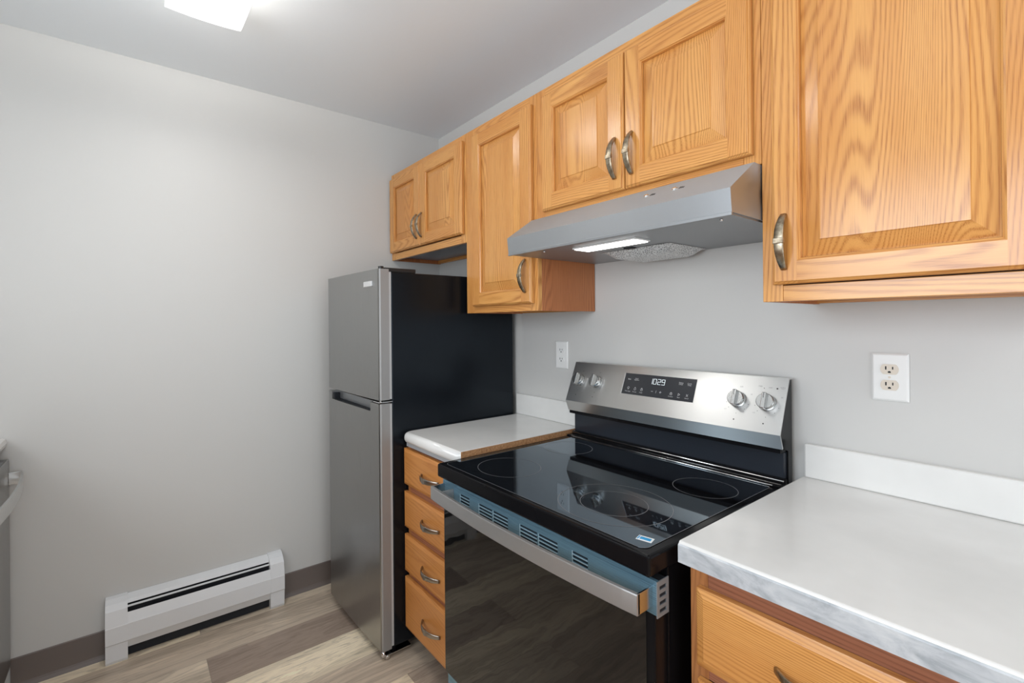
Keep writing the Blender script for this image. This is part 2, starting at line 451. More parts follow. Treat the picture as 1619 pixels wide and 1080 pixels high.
# ------------------------------------------------------------------ raised panel door
def door(parent, x0, x1, z0, z1, yf, rail=0.05, handle=None, hmat='brass'):
    """front face at y = yf, facing -y"""
    th = 0.019; e = 0.006
    m = MB()
    def piece(a0, a1, b0, b1, mi, outer):
        # board whose outer edges carry a small routed step
        L, Rr, B, Tt = outer
        def r(k, y): return (a0+(k if L else 0), a1-(k if Rr else 0), b0+(k if B else 0), b1-(k if Tt else 0), y)
        m.loops([r(0, yf+th), r(0, yf+0.0075), r(0.0022, yf+0.0045), r(0.0045, yf+0.0035), r(e, yf+0.0008), r(e+0.001, yf)], mi)
    piece(x0, x0+rail, z0, z1, 0, (1, 0, 1, 1)); piece(x1-rail, x1, z0, z1, 0, (0, 1, 1, 1))
    piece(x0+rail, x1-rail, z0, z0+rail, 1, (0, 0, 1, 0)); piece(x0+rail, x1-rail, z1-rail, z1, 1, (0, 0, 0, 1))
    # inner moulding, its level and upright runs
    a0, a1, b0, b1 = x0+rail, x1-rail, z0+rail, z1-rail
    prof = [(0, 0), (0.0028, 0.0012), (0.0030, 0.0030), (0.0058, 0.0050), (0.0072, 0.0125)]
    for k in range(len(prof)-1):
        (i0, d0), (i1, d1) = prof[k], prof[k+1]
        A = [(a0+i0, b0+i0), (a1-i0, b0+i0), (a1-i0, b1-i0), (a0+i0, b1-i0)]
        B = [(a0+i1, b0+i1), (a1-i1, b0+i1), (a1-i1, b1-i1), (a0+i1, b1-i1)]
        for q in range(4):
            m._begin(); n = (q+1) % 4
            f = m.bm.faces.new([m.bm.verts.new(v) for v in ((A[q][0], yf+d0, A[q][1]), (A[n][0], yf+d0, A[n][1]), (B[n][0], yf+d1, B[n][1]), (B[q][0], yf+d1, B[q][1]))])
            m._end(1 if q in (0, 2) else 0)
    d = m.build('door', ['oak_v', 'oak_h'], parent)
    m = MB(); i = 0.0075
    def q(k, y): return (a0+k, a1-k, b0+k, b1-k, y)
    m.loops([q(i-0.001, yf+0.0135), q(i+0.003, yf+0.0122), q(i+0.033, yf+0.0026), q(i+0.034, yf+0.0004), q(i+0.036, yf+0.0002)])
    m.build('panel', 'oak_v', d)
    if handle: add_handle(d, (handle[0], yf, handle[1]), True, hmat)
    return d

def drawer_front(parent, x0, x1, z0, z1, yf, mat, hx=None, hmat='nickel', name='drawer', bev=0.011):
    m = MB()
    def q(k, y): return (x0+k, x1-k, z0+k, z1-k, y)
    m.loops([q(0, yf+0.019), q(0, yf+0.006), q(0.002, yf+0.0048), q(bev, yf+0.0006), q(bev+0.001, yf)])
    d = m.build(name, mat, parent)
    if hx is not None: add_handle(d, (hx, yf, (z0+z1)/2), False, hmat)
    return d

# ------------------------------------------------------------------ wall cabinets
YF = -0.3196; YD = -0.340; ZT = 2.172
def wall_cabinet(x0, x1, z0, label, doors, stileL=0.04, stileR=0.04, railB=0.036, railT=0.045, under=True):
    t = thing('wall_cabinet', label, 'cabinet', ((x0+x1)/2, -0.16, z0))
    yb = YF+0.019
    g = 0.0004; yw = -0.002
    m = MB()   # carcass: sides, top, recessed bottom
    m.box(x0+g, x0+0.014, yb, yw, z0, ZT-0.002, 0, 0.0008); m.box(x1-0.014, x1-g, yb, yw, z0, ZT-0.002, 0, 0.0008)
    m.box(x0+0.014, x1-0.014, yb, yw, ZT-0.016, ZT-0.002, 0)
    m.box(x0+0.014, x1-0.014, -0.020, yw, z0+0.002, z0+0.07, 1)
    m.build('carcass', ['oak_side', 'oak_h'], t)
    MB().box(x0+0.014, x1-0.014, yb, -0.020, z0+0.020, z0+0.032, 0).build('bottom_panel', 'cab_under' if under else 'oak_side', t)
    m = MB()
    m.box(x0+g, x0+stileL, YF, yb, z0, ZT, 0, 0.0012); m.box(x1-stileR, x1-g, YF, yb, z0, ZT, 0, 0.0012)
    m.box(x0+stileL, x1-stileR, YF, yb, z0, z0+railB, 1, 0.0012); m.box(x0+stileL, x1-stileR, YF, yb, ZT-railT, ZT, 1, 0.0012)
    m.box(x0+stileL, x1-stileR, yb-0.003, yb, z0+railB, ZT-railT, 2)
    m.build('face_frame', ['oak_v', 'oak_h', 'cab_dark'], t)
    for d in doors: door(t, *d)
    return t
XAB, XBC, XCD = 0.719, 1.1605, 1.901
wall_cabinet(0.003, XAB, 1.693, 'shallow two-door oak wall cabinet above the refrigerator', [
    (0.012, 0.3415, 1.7315, 2.142, YD, 0.052, (0.316, 1.830)),
    (0.3435, 0.707, 1.7315, 2.142, YD, 0.052, (0.366, 1.830))])
wall_cabinet(XAB, XBC, 1.380, 'tall narrow single-door oak wall cabinet left of the range hood', [
    (0.780, 1.141, 1.408, 2.136, YD, 0.052, (1.112, 1.510))], stileL=0.05)
wall_cabinet(XBC, XCD, 1.706, 'two-door oak wall cabinet above the range hood', [
    (1.197, 1.536, 1.7305, 2.138, YD, 0.052, (1.508, 1.828)),
    (1.5395, 1.885, 1.7305, 2.138, YD, 0.052, (1.566, 1.828))])
wall_cabinet(XCD, 2.362, 1.380, 'large single-door oak wall cabinet nearest the camera, right of the range hood', [
    (1.927, 2.330, 1.418, 2.138, YD, 0.050, (1.953, 1.512))], stileL=0.042, under=False)

# ------------------------------------------------------------------ range hood
HX0, HX1 = 1.1625, 1.8985; HZ = 1.570
t = thing('range_hood', 'stainless steel under-cabinet range hood above the stove with its light on', 'range hood', ((HX0+HX1)/2, -0.25, HZ))
m = MB()
prof_out = [(-0.004, HZ), (-0.004, 1.704), (-0.352, 1.704), (-0.470, 1.627), (-0.464, HZ)]
m.prism([(-0.004, HZ+0.004), (-0.004, 1.704), (-0.352, 1.704), (-0.470, 1.627), (-0.464, HZ+0.004)], 0, HX0, HX1, 0)
m.build('canopy', 'steel_hood', t)
m = MB(); m.box(HX0+0.004, HX1-0.004, -0.458, -0.006, HZ, HZ+0.0045, 0)
m.box(HX0, HX1, -0.466, -0.458, HZ-0.003, HZ+0.005, 0, 0.001)
m.build('underside', 'hood_under', t)
MB().box(1.385, 1.61, -0.392, -0.318, HZ-0.004, HZ+0.001, 0, 0.001).build('light_trim', 'white', t)
m = MB(); m.box(1.391, 1.604, -0.388, -0.322, HZ-0.006, HZ-0.0038, 0)
MAT['hood_lamp'] = emit('hood_lamp', (1.0, 0.99, 0.96), HOOD_E); m.build('light_lens', 'hood_lamp', t)
m = MB()   # domed grease filter
def filt(u, v):
    x = 1.375+0.245*u; y = -0.235+0.215*v
    e = min(1, min(u, 1-u)*7)*min(1, min(v, 1-v)*7)
    return (x, y, HZ-0.001-0.024*e)
m.grid(filt, 16, 16)
m.build('grease_filter', 'mesh', t)
MB().box(1.480, 1.510, -0.262, -0.240, HZ-0.004, HZ+0.001, 0, 0.001).build('latch', 'void', t)
for hx in (1.3, 1.86):
    MB().cyl((hx, -0.43, HZ-0.005), (hx, -0.43, HZ), 0.0035, seg=12).build('screw', 'chrome', t)
def slope(x, s): # point on the sloping front, s up the slope
    a = Vector((x, -0.470, 1.627)); b = Vector((x, -0.352, 1.704)); return a+(b-a)*s
sd = (Vector((0, -0.352+0.470, 1.704-1.627))).normalized(); sn = Vector((0, -sd.z, sd.y))
def MP(origin, xdir, vdir, ndir):
    M = Matrix((xdir, vdir, ndir)).transposed().to_4x4(); M.translation = origin; return M
for k, hx in enumerate((1.655, 1.735)):
    c = slope(hx, 0.62)
    m = MB(MP(c, Vector((1, 0, 0)), sd, sn))
    m.cyl((-0.006, 0, -0.002), (-0.006, 0, 0.0012), 0.0085, seg=20, mi=0).cyl((-0.006, 0, 0.001), (-0.006, 0, 0.0035), 0.0055, seg=20, mi=1)
    for q in range(3): m.box(0.008+q*0.005, 0.010+q*0.005, -0.006, 0.006-q*0.002, -0.0001, 0.0008, 2)
    m.build('push_button', ['steel', 'chrome', 'legend_dark'], t)

# ------------------------------------------------------------------ refrigerator
FX0, FX1 = 0.160, 0.693; FZ = 1.556; FYB = -0.03
t = thing('refrigerator', 'top-freezer refrigerator with grey steel doors and black sides', 'refrigerator', ((FX0+FX1)/2, -0.37, 0))
m = MB(); m.box(FX0+0.003, FX1, -0.676, FYB, 0.045, 1.545, 0, 0.004)
m.build('body', 'fridge_side', t)
def fdoor(z0, z1, name, pocket=False):
    m = MB()
    xl, xr = FX0, FX1-0.001
    yL, yR, yb = -0.746, -0.730, -0.686
    r = 0.008
    # plan outline, slight bow across the front
    pts = [(xl, yb), (xl, yL+r), (xl+0.002, yL+0.002), (xl+r, yL)]
    for i in range(1, 8):
        u = i/8; pts.append((xl+r+(xr-xl-2*r)*u, yL+(yR-yL)*u-0.004*math.sin(math.pi*u)))
    pts += [(xr-r, yR-0.0005), (xr-0.002, yR+0.002), (xr, yR+r), (xr, yb)]
    m.prism(pts, 2, z0, z1)
    d = m.build(name, ['steel_v'], t)
    for f in d.data.polygons:
        if f.normal.x > 0.9: f.material_index = 1
    d.data.materials.append(MAT['steel_side'])
    return d
fz = fdoor(1.034, FZ, 'freezer_door')
# lower door, with a pocket handle recess cut out of its upper edge
ld = fdoor(0.040, 1.020, 'refrigerator_door')
cut = MB().box(0.205, 0.612, -0.80, -0.712, 0.984, 1.05)
cuto = cut.build('cutter_tmp', 'void')
md = ld.modifiers.new('b', 'BOOLEAN'); md.operation = 'DIFFERENCE'; md.object = cuto; md.solver = 'EXACT'
dg = bpy.context.evaluated_depsgraph_get(); dg.update()
# cutter is in world space, the door relative to the thing: evaluate then bake
me = bpy.data.meshes.new_from_object(ld.evaluated_get(dg)); ld.modifiers.clear(); ld.data = me
bpy.data.objects.remove(cuto)
m = MB(); m.box(0.206, 0.611, -0.7125, -0.708, 0.985, 1.019, 0); m.box(0.206, 0.611, -0.738, -0.7125, 0.9845, 0.9862, 1)
m.box(0.206, 0.222, -0.738, -0.7125, 0.985, 1.012, 1)
m.build('pocket_handle', ['hood_under', 'void'], ld)
MB().box(FX0+0.004, FX1-0.002, -0.690, -0.676, 0.05, 1.018).build('gasket', 'gasket', ld)
MB().box(FX0+0.004, FX1-0.002, -0.690, -0.676, 1.036, 1.545).build('gasket', 'gasket', fz)
MB().box(0.566, 0.640, -0.7395, -0.733, 1.489, 1.511, 0, 0.0015).build('badge', 'bright_line', fz)
m = MB(); m.box(FX1-0.050, FX1-0.004, -0.704, -0.56, 1.545, 1.562, 0, 0.003).cyl((FX1-0.018, -0.712, 1.5455), (FX1-0.018, -0.712, 1.567), 0.011, seg=20)
m.build('hinge_cover', 'black', t)
m = MB(); m.box(FX1-0.05, FX1+0.001, -0.735, -0.675, 1.0245, 1.0285, 0, 0.001).cyl((FX1-0.016, -0.718, 1.021), (FX1-0.016, -0.718, 1.033), 0.006, seg=16)
m.build('middle_hinge', 'chrome', t)
m = MB(); m.box(FX1-0.06, FX1+0.002, -0.715, -0.60, 0.022, 0.026, 0, 0.001); m.cyl((FX1-0.012, -0.718, 0.012), (FX1-0.012, -0.718, 0.038), 0.009, seg=16)
m.build('bottom_hinge', 'chrome', t)
for fx, fy in ((FX1-0.018, -0.700), (FX0+0.03, -0.66), (FX1-0.03, -0.08), (FX0+0.03, -0.08)):
    MB().cyl((fx, fy, 0.0), (fx, fy, 0.024 if fy < -0.69 else 0.046), 0.014, seg=20).build('foot', 'chrome' if fy < -0.69 else 'black', t)
MB().box(FX0+0.02, FX1-0.03, -0.668, -0.655, 0.010, 0.046).build('kick_grille', 'black', t)

# ------------------------------------------------------------------ countertops
ZC = 0.905
def roll_profile(y0, z1, th, r):
    """front rolled counter profile in (y, z)"""
    p = [(-0.002, z1-th), (-0.002, z1)]
    for i in range(7):
        a = math.pi/2*i/6; p.append((y0+r-r*math.sin(a), z1-r+r*math.cos(a)))
    p += [(y0, z1-th+0.006), (y0+0.004, z1-th)]
    return p
ZL = ZC
ZC = 0.9025
LX0, LX1 = 0.7005, 1.0905
t = thing('countertop', 'short white laminate countertop between the refrigerator and the stove', 'countertop', ((LX0+LX1)/2, -0.32, ZC-0.042))
m = MB(); m._begin()
# rounded front-left corner: build the plan outline and stack it for the roll
def plan(inset):
    r = 0.030; x0, x1, y0 = LX0+0.002+inset*0.6, LX1, -0.640+inset
    pts = [(x1, -0.002), (LX0+0.002+inset*0.6, -0.002)]
    for i in range(7):
        a = math.pi+math.pi/2*i/6; pts.append((x0+r+r*math.cos(a), y0+r+r*math.sin(a)))
    pts.append((x1, y0)); return pts
levels = [(0.012, ZC-0.040), (0.004, ZC-0.037), (0.0, ZC-0.028), (0.0, ZC-0.018), (0.002, ZC-0.010), (0.006, ZC-0.004), (0.012, ZC-0.001), (0.018, ZC)]
prev = None
for ins, z in levels:
    cur = [m.bm.verts.new((x, y, z)) for x, y in plan(ins)]
    if prev:
        n = len(cur)
        for i in range(n):
            f = m.bm.faces.new((prev[i], prev[(i+1) % n], cur[(i+1) % n], cur[i])); f.smooth = True
    else: m.bm.faces.new(cur[::-1])
    prev = cur
m.bm.faces.new(prev); m._end(0)
wt = m.build('worktop', 'counter', t)
MB().box(LX1, LX1+0.002, -0.622, -0.024, ZC-0.037, ZC-0.0012).build('raw_edge', 'chip', t)
MB().box(LX0+0.002, LX1+0.045, -0.022, -0.001, ZC, 0.998, 0, 0.004).build('backsplash', 'counter', t)

ZC = ZL
RX0, RX1 = 1.8800, 3.05
t = thing('countertop', 'long white laminate countertop with a marbled grey front edge, right of the stove', 'countertop', ((RX0+RX1)/2, -0.33, ZC-0.042))
m = MB(); m.prism(roll_profile(-0.655, ZC, 0.040, 0.006), 0, RX0, RX1)
wt = m.build('worktop', 'counter', t)
m = MB(); m.prism([(-0.6575, ZC-0.041), (-0.6575, ZC-0.0075), (-0.6555, ZC-0.0050), (-0.652, ZC-0.0050), (-0.652, ZC-0.041)], 0, RX0-0.0005, RX1)
m.build('edge_strip', 'edge', t)
MB().box(RX0+0.002, RX1, -0.022, -0.001, ZC, 0.997, 0, 0.004).build('backsplash', 'counter', t)

# ------------------------------------------------------------------ base cabinets
t = thing('base_cabinet', 'narrow four-drawer wooden base cabinet between the refrigerator and the stove', 'cabinet', (0.89, -0.31, 0))
BX0, BX1 = 0.704, 1.088
ZC = 0.9025
m = MB(); m.box(BX0, BX1, -0.592, -0.002, 0.10, ZC-0.042, 0)
m.build('carcass', 'cab_dark', t)
MB().box(BX0+0.002, BX1, -0.53, -0.505, 0.0, 0.10).build('toe_kick', 'cab_dark', t)
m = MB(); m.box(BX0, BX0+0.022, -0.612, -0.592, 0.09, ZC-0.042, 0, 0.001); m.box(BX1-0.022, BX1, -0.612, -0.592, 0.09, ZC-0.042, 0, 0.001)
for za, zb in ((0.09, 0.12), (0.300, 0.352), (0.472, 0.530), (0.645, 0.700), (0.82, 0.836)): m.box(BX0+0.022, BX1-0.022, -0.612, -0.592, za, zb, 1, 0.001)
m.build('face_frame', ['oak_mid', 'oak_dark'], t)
MB().box(BX0+0.003, BX1, -0.620, -0.612, 0.842, ZC-0.040, 0, 0.001).build('filler_strip', 'grey_rail', t)
for za, zb in ((0.690, 0.834), (0.518, 0.660), (0.340, 0.487), (0.110, 0.315)):
    drawer_front(t, 0.697, 1.082, za, zb, -0.632, 'maple', 0.909)
ZC = ZL

t = thing('base_cabinet', 'oak base cabinet with a wide drawer under the right-hand countertop', 'cabinet', (2.45, -0.31, 0))
BX0, BX1 = 1.884, 3.03
MB().box(BX0, BX1, -0.600, -0.002, 0.10, ZC-0.042).build('carcass', 'oak_side', t)
MB().box(BX0, BX1, -0.54, -0.515, 0.0, 0.10).build('toe_kick', 'cab_dark', t)
m = MB()
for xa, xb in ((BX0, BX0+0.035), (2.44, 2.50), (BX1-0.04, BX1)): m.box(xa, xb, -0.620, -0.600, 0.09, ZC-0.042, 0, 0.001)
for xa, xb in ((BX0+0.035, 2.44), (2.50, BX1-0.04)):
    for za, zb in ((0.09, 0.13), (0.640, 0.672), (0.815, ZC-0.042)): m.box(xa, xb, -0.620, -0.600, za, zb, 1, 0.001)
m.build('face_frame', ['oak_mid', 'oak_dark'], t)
for xa, xb in ((1.904, 2.452), (2.488, 3.005)):
    drawer_front(t, xa, xb, 0.668, 0.819, -0.641, 'oak_h', (2.105 if xa < 2 else 2.74), 'brass', bev=0.014)
for xa, xb, hx in ((1.904, 2.176, 2.14), (2.180, 2.452, 2.22), (2.488, 3.005, 2.53)):
    door(t, xa, xb, 0.120, 0.640, -0.641, 0.052, (hx, 0.55))

# ------------------------------------------------------------------ range
X0, X1 = 1.0985, 1.8585; ZR = 0.885; YFR = -0.722
t = thing('electric_range', 'freestanding stainless and black glass-top electric range', 'stove', ((X0+X1)/2, -0.36, 0))
m = MB(); m.box(X0+0.004, X1-0.004, -0.652, -0.026, 0.045, 0.846, 0, 0.003)
m.build('body', 'enamel', t)
for fx in (X0+0.05, X1-0.05):
    for fy in (-0.60, -0.07): MB().cyl((fx, fy, 0), (fx, fy, 0.046), 0.017, seg=16).build('foot', 'black', t)
# cooktop frame with rounded front corners and edge
m = MB(); m.box(X0, X1, YFR, -0.075, 0.841, ZR-0.0008, 0, 0.006, 3)
ct = m.build('cooktop', 'enamel', t)
def rrect(x0, x1, y0, y1, r, n=8):
    pts = []
    for cx, cy, a0 in ((x1-r, y1-r, 0), (x0+r, y1-r, 90), (x0+r, y0+r, 180), (x1-r, y0+r, 270)):
        for i in range(n+1):
            a = math.radians(a0+90*i/n); pts.append((cx+r*math.cos(a), cy+r*math.sin(a)))
    return pts
m = MB(); m.prism(rrect(X0+0.022, X1-0.022, YFR+0.018, -0.115, 0.018), 2, ZR-0.002, ZR+0.0006)
m.build('glass_surface', 'glass_black', ct)
m = MB()
def outline(m, pts, w, z):
    m._begin(); n = len(pts); cx = sum(p[0] for p in pts)/n; cy = sum(p[1] for p in pts)/n
    A = []; B = []
    for i, p in enumerate(pts):
        a, b = pts[i-1], pts[(i+1) % n]; d = Vector((b[0]-a[0], b[1]-a[1])).normalized(); nx = Vector((d.y, -d.x))
        A.append(m.bm.verts.new((p[0]+nx.x*w, p[1]+nx.y*w, z))); B.append(m.bm.verts.new((p[0]-nx.x*w, p[1]-nx.y*w, z)))
    for i in range(n):
        j = (i+1) % n; m.bm.faces.new((A[i], A[j], B[j], B[i]))
    m._end(0)
outline(m, rrect(X0+0.0215, X1-0.0215, YFR+0.0175, -0.1145, 0.018), 0.0007, ZR+0.0004)
m.build('bright_edge', 'ring', ct)  # grey line painted round the glass as its edge highlight
for nm, c, rs in (('burner_ring', (1.275, -0.567), (0.098,)), ('burner_ring', (1.652, -0.553), (0.136, 0.081)), ('burner_ring', (1.232, -0.25), (0.085,)), ('burner_ring', (1.733, -0.268), (0.079,))):
    m = MB()
    for r in rs: m.ring(c, r, 0.0007, ZR+0.0009)
    m.build(nm, 'ring', ct)
m = MB(MP(Vector((1.812, -0.664, ZR+0.0008)), Vector((0.97, 0.24, 0)), Vector((-0.24, 0.97, 0)), Vector((0, 0, 1))))
m.box(-0.016, 0.016, -0.011, 0.011, 0, 0.0004, 0); m.box(-0.010, 0.012, -0.006, 0.006, 0.0004, 0.0007, 1)
m.box(-0.0145, -0.012, -0.008, 0.008, 0.0004, 0.0007, 1)
m.build('sticker', ['white', 'blue'], ct)
# rear trim rail between glass and backguard
m = MB(); m.box(X0+0.004, X1-0.002, -0.112, -0.078, ZR-0.002, ZR+0.006, 0, 0.003); m.box(X0+0.004, X1-0.002, -0.082, -0.060, ZR-0.002, ZR+0.016, 0, 0.004)
m.build('rear_trim', 'enamel', t)
m = MB(); m.cyl((X0+0.006, -0.080, ZR+0.0105), (X1-0.004, -0.080, ZR+0.0105), 0.0028, seg=12).cyl((X0+0.03, -0.1135, ZR+0.003), (X1-0.02, -0.1135, ZR+0.003), 0.0018, seg=12)
m.build('trim_rod', 'chrome', t)
# backguard
PY0_, PZ0_, PY1_, PZ1_ = -0.1116, 1.0263, -0.0476, 1.1754
m = MB(); m.box(X0+0.003, X1-0.008, -0.064, -0.028, 0.86, 0.972, 0, 0.004)
m.build('lower_guard', 'guard_film', t)
m = MB()
m.prism([(-0.050, 0.86), (-0.050, 0.975), (-0.094, 0.988), (-0.108, 1.0263), (-0.0465, 1.172), (-0.024, 1.172), (-0.024, 0.86)], 0, X1-0.0075, X1-0.004, 0)
m.prism([(-0.050, 0.86), (-0.050, 0.975), (-0.094, 0.988), (-0.108, 1.0263), (-0.0465, 1.172), (-0.024, 1.172), (-0.024, 0.86)], 0, X0+0.002, X0+0.0045, 0)
m.box(X0+0.004, X1-0.0075, -0.094, -0.026, 0.974, 0.985, 0); m.box(X0+0.004, X1-0.0075, -0.040, -0.026, 0.86, 1.170, 0)
m.build('guard_housing', 'enamel', t)
vd = Vector((0, PY1_-PY0_, PZ1_-PZ0_)).normalized(); nd = Vector((0, -vd.z, vd.y)); XD = Vector((1, 0, 0))
m = MB()   # folded steel face
m.prism([(PY0_, PZ0_), (PY1_, PZ1_), (-0.024, PZ1_+0.0005), (-0.024, PZ1_-0.003), (PY1_+0.003, PZ1_-0.0035), (PY0_+0.0035, PZ0_), (-0.092, 0.989), (-0.096, 0.986)], 0, X0, X1-0.001)
cp = m.build('control_panel', 'steel', t)
PM = MP(Vector((0, PY0_, PZ0_)), XD, vd, nd)
m = MB(PM); m.box(1.343, 1.606, 0.058, 0.135, -0.001, 0.0010, 0)
dp = m.build('display', 'display', t)
m = MB(PM); m.box(1.3410, 1.3432, 0.058, 0.135, -0.001, 0.0016, 0); m.build('display_trim', 'bright_line', dp)
# seven segment clock 10:29
m = MB(PM)
SEG = {'0': 'abcdef', '1': 'bc', '2': 'abged', '9': 'abcfgd'}
def digit(m, ch, x, v, w, h, n=0.0014, tk=0.0014):
    q = {'a': (0, w, h-tk, h), 'd': (0, w, 0, tk), 'g': (0, w, h/2-tk/2, h/2+tk/2), 'f': (0, tk, h/2, h), 'b': (w-tk, w, h/2, h), 'e': (0, tk, 0, h/2), 'c': (w-tk, w, 0, h/2)}
    for s_ in SEG[ch]:
        a = q[s_]; m.box(x+a[0], x+a[1], v+a[2], v+a[3], n-0.0004, n, 0)
for ch, x in (('1', 1.443), ('0', 1.4575), ('2', 1.4735), ('9', 1.4885)): digit(m, ch, x, 0.1035, 0.0115, 0.0195)
for vv in (0.109, 0.1165): m.box(1.4703, 1.4715, vv, vv+0.0014, 0.001, 0.0014, 0)
m.build('clock_digits', 'digits', dp)
def text_into(m, s, x, v, size, n):
    cu = bpy.data.curves.new('t', 'FONT'); cu.body = s; cu.size = size; cu.align_x = 'CENTER'; cu.resolution_u = 2
    cu.space_line = 0.85
    ob = bpy.data.objects.new('t', cu); COL.objects.link(ob)
    dg = bpy.context.evaluated_depsgraph_get(); dg.update()
    me = bpy.data.meshes.new_from_object(ob.evaluated_get(dg))
    m._begin(); vs_ = [m.bm.verts.new((p.co.x+x, p.co.y+v, n)) for p in me.vertices]
    for f in me.polygons:
        try: m.bm.faces.new([vs_[i] for i in f.vertices])
        except ValueError: pass
    m._end(0); bpy.data.objects.remove(ob); bpy.data.meshes.remove(me); bpy.data.curves.remove(cu)
NN = 0.0013
def caption(s_, x, v, size):
    m = MB(PM); text_into(m, s_, x, v, size, NN); m.build('button_caption', 'legend', dp)
for a in (('Bake', 1.364, 0.1115, 0.0062), ('Broil\nOptions', 1.3925, 0.1155, 0.0058), ('Steam\nClean', 1.556, 0.1165, 0.0062), ('Cook\nTime', 1.5845, 0.1160, 0.0062)): caption(*a)
for s_, x in (('Oven Light', 1.3665), ('Preheat', 1.394), ('Timer', 1.4195), ('Control', 1.529), ('Start', 1.5565), ('Cancel', 1.5835)):
    caption(s_, x, 0.0670, 0.0050)
def seg2(m, a, b, w=0.0009, n=NN):
    a = Vector((*a, 0)); b = Vector((*b, 0)); d = (b-a).normalized(); s_ = Vector((-d.y, d.x, 0))*w/2
    m._begin(); m.bm.faces.new([m.bm.verts.new((p.x, p.y, n)) for p in (a+s_, a-s_, b-s_, b+s_)]); m._end(0)
def poly(m, pts, close=True, w=0.0009):
    for i in range(len(pts)-(0 if close else 1)): seg2(m, pts[i], pts[(i+1) % len(pts)], w)
def circ(cx, cy, r, a0=0, a1=360, n=14): return [(cx+r*math.cos(math.radians(a0+(a1-a0)*i/n)), cy+r*math.sin(math.radians(a0+(a1-a0)*i/n))) for i in range(n)]
m = MB(PM)
poly(m, circ(1.367, 0.0815, 0.0036, -50, 232), True); seg2(m, (1.3655, 0.0765), (1.3685, 0.0765), 0.0016)          # bulb
poly(m, circ(1.394, 0.0785, 0.0036, 150, 390)+[(1.394, 0.0860)])                                                   # drop
poly(m, circ(1.420, 0.0790, 0.0040)); seg2(m, (1.420, 0.079), (1.420, 0.0822)); seg2(m, (1.418, 0.0845), (1.422, 0.0845), 0.0012)  # timer
seg2(m, (1.4565, 0.078), (1.4635, 0.078), 0.0012); seg2(m, (1.4745, 0.0735), (1.4755, 0.0825), 0.0009)
seg2(m, (1.487, 0.078), (1.495, 0.078), 0.0012); seg2(m, (1.491, 0.074), (1.491, 0.082), 0.0012)
poly(m, [(1.5255, 0.0745), (1.5325, 0.0745), (1.5325, 0.080), (1.5255, 0.080)]); poly(m, circ(1.529, 0.080, 0.0024, 0, 200), False); seg2(m, (1.529, 0.076), (1.529, 0.0785))
poly(m, [(1.5535, 0.0742), (1.5535, 0.0822), (1.5600, 0.0782)])
seg2(m, (1.5805, 0.0745), (1.5865, 0.082)); seg2(m, (1.5805, 0.082), (1.5865, 0.0745))
m.build('button_icons', 'legend', dp)
# knobs with printed marks round them
def knob(x, v, sc=1.0):
    m = MB(PM)
    m.cyl((x, v, 0), (x, v, 0.004), 0.0245*sc, 0.0240*sc, seg=40); m.cyl((x, v, 0.004), (x, v, 0.021), 0.0232*sc, 0.0222*sc, seg=40)
    m.cyl((x, v, 0.021), (x, v, 0.0225), 0.0222*sc, 0.0205*sc, seg=40)
    m.box(x-0.0052, x+0.0052, v-0.0232*sc, v+0.0225*sc, 0.016, 0.0325, 0, 0.0016)
    m.box(x-0.0006, x+0.0006, v+0.006, v+0.0215, 0.0324, 0.0330, 1)
    return m.build('knob', ['knob', 'legend_dark'], cp)
KN = ((1.143, 0.088), (1.224, 0.088), (1.736, 0.086), (1.814, 0.086))
for x, v in KN: knob(x, v)
m = MB(PM)
for k, (x, v) in enumerate(KN):
    r = 0.060
    m.cyl((x-0.002, v-r, 0.0001), (x-0.002, v-r, 0.0007), 0.0019 if k > 1 else 0.0016, seg=14, mi=0)
    for a, rr in ((-130, 0.034), (-50, 0.034), (-20, 0.032), (200, 0.032), (-88, 0.041)):
        if k < 2 and a in (-20, 200): continue
        m.cyl((x+rr*math.cos(math.radians(a)), v+rr*math.sin(math.radians(a)), 0.0001), (x+rr*math.cos(math.radians(a)), v+rr*math.sin(math.radians(a)), 0.0006), 0.0009, seg=10, mi=0)
m.cyl((1.800, 0.128, 0.0001), (1.800, 0.128, 0.0007), 0.0011, seg=12, mi=0); m.cyl((1.833, 0.130, 0.0001), (1.833, 0.130, 0.0007), 0.0022, seg=12, mi=0)
m.build('dial_marks', 'legend_dark', cp)
m = MB(PM)
for x in (1.150, 1.231, 1.740): text_into(m, 'OFF', x, 0.124, 0.0052, 0.0005)
text_into(m, 'OFF', 1.816, 0.129, 0.0052, 0.0005); text_into(m, 'Single', 1.790, 0.132, 0.0048, 0.0005); text_into(m, 'Surface\nHot', 1.8465, 0.133, 0.0044, 0.0005)
for x, v in KN[2:]:
    text_into(m, 'HI', x+0.034, v+0.018, 0.0052, 0.0005); text_into(m, 'LO', x-0.030, v-0.034, 0.0052, 0.0005)
m.build('dial_captions', 'legend_grey', cp)
# oven door
m = MB(); m.box(X0+0.004, X1-0.004, -0.698, -0.655, 0.205, 0.770, 0, 0.003)
od = m.build('oven_door', 'enamel', t)
m = MB(); m.box(X0+0.006, X1-0.022, -0.7005, -0.6975, 0.208, 0.768, 0, 0.0008)
m.build('door_glass', 'glass_oven', od)
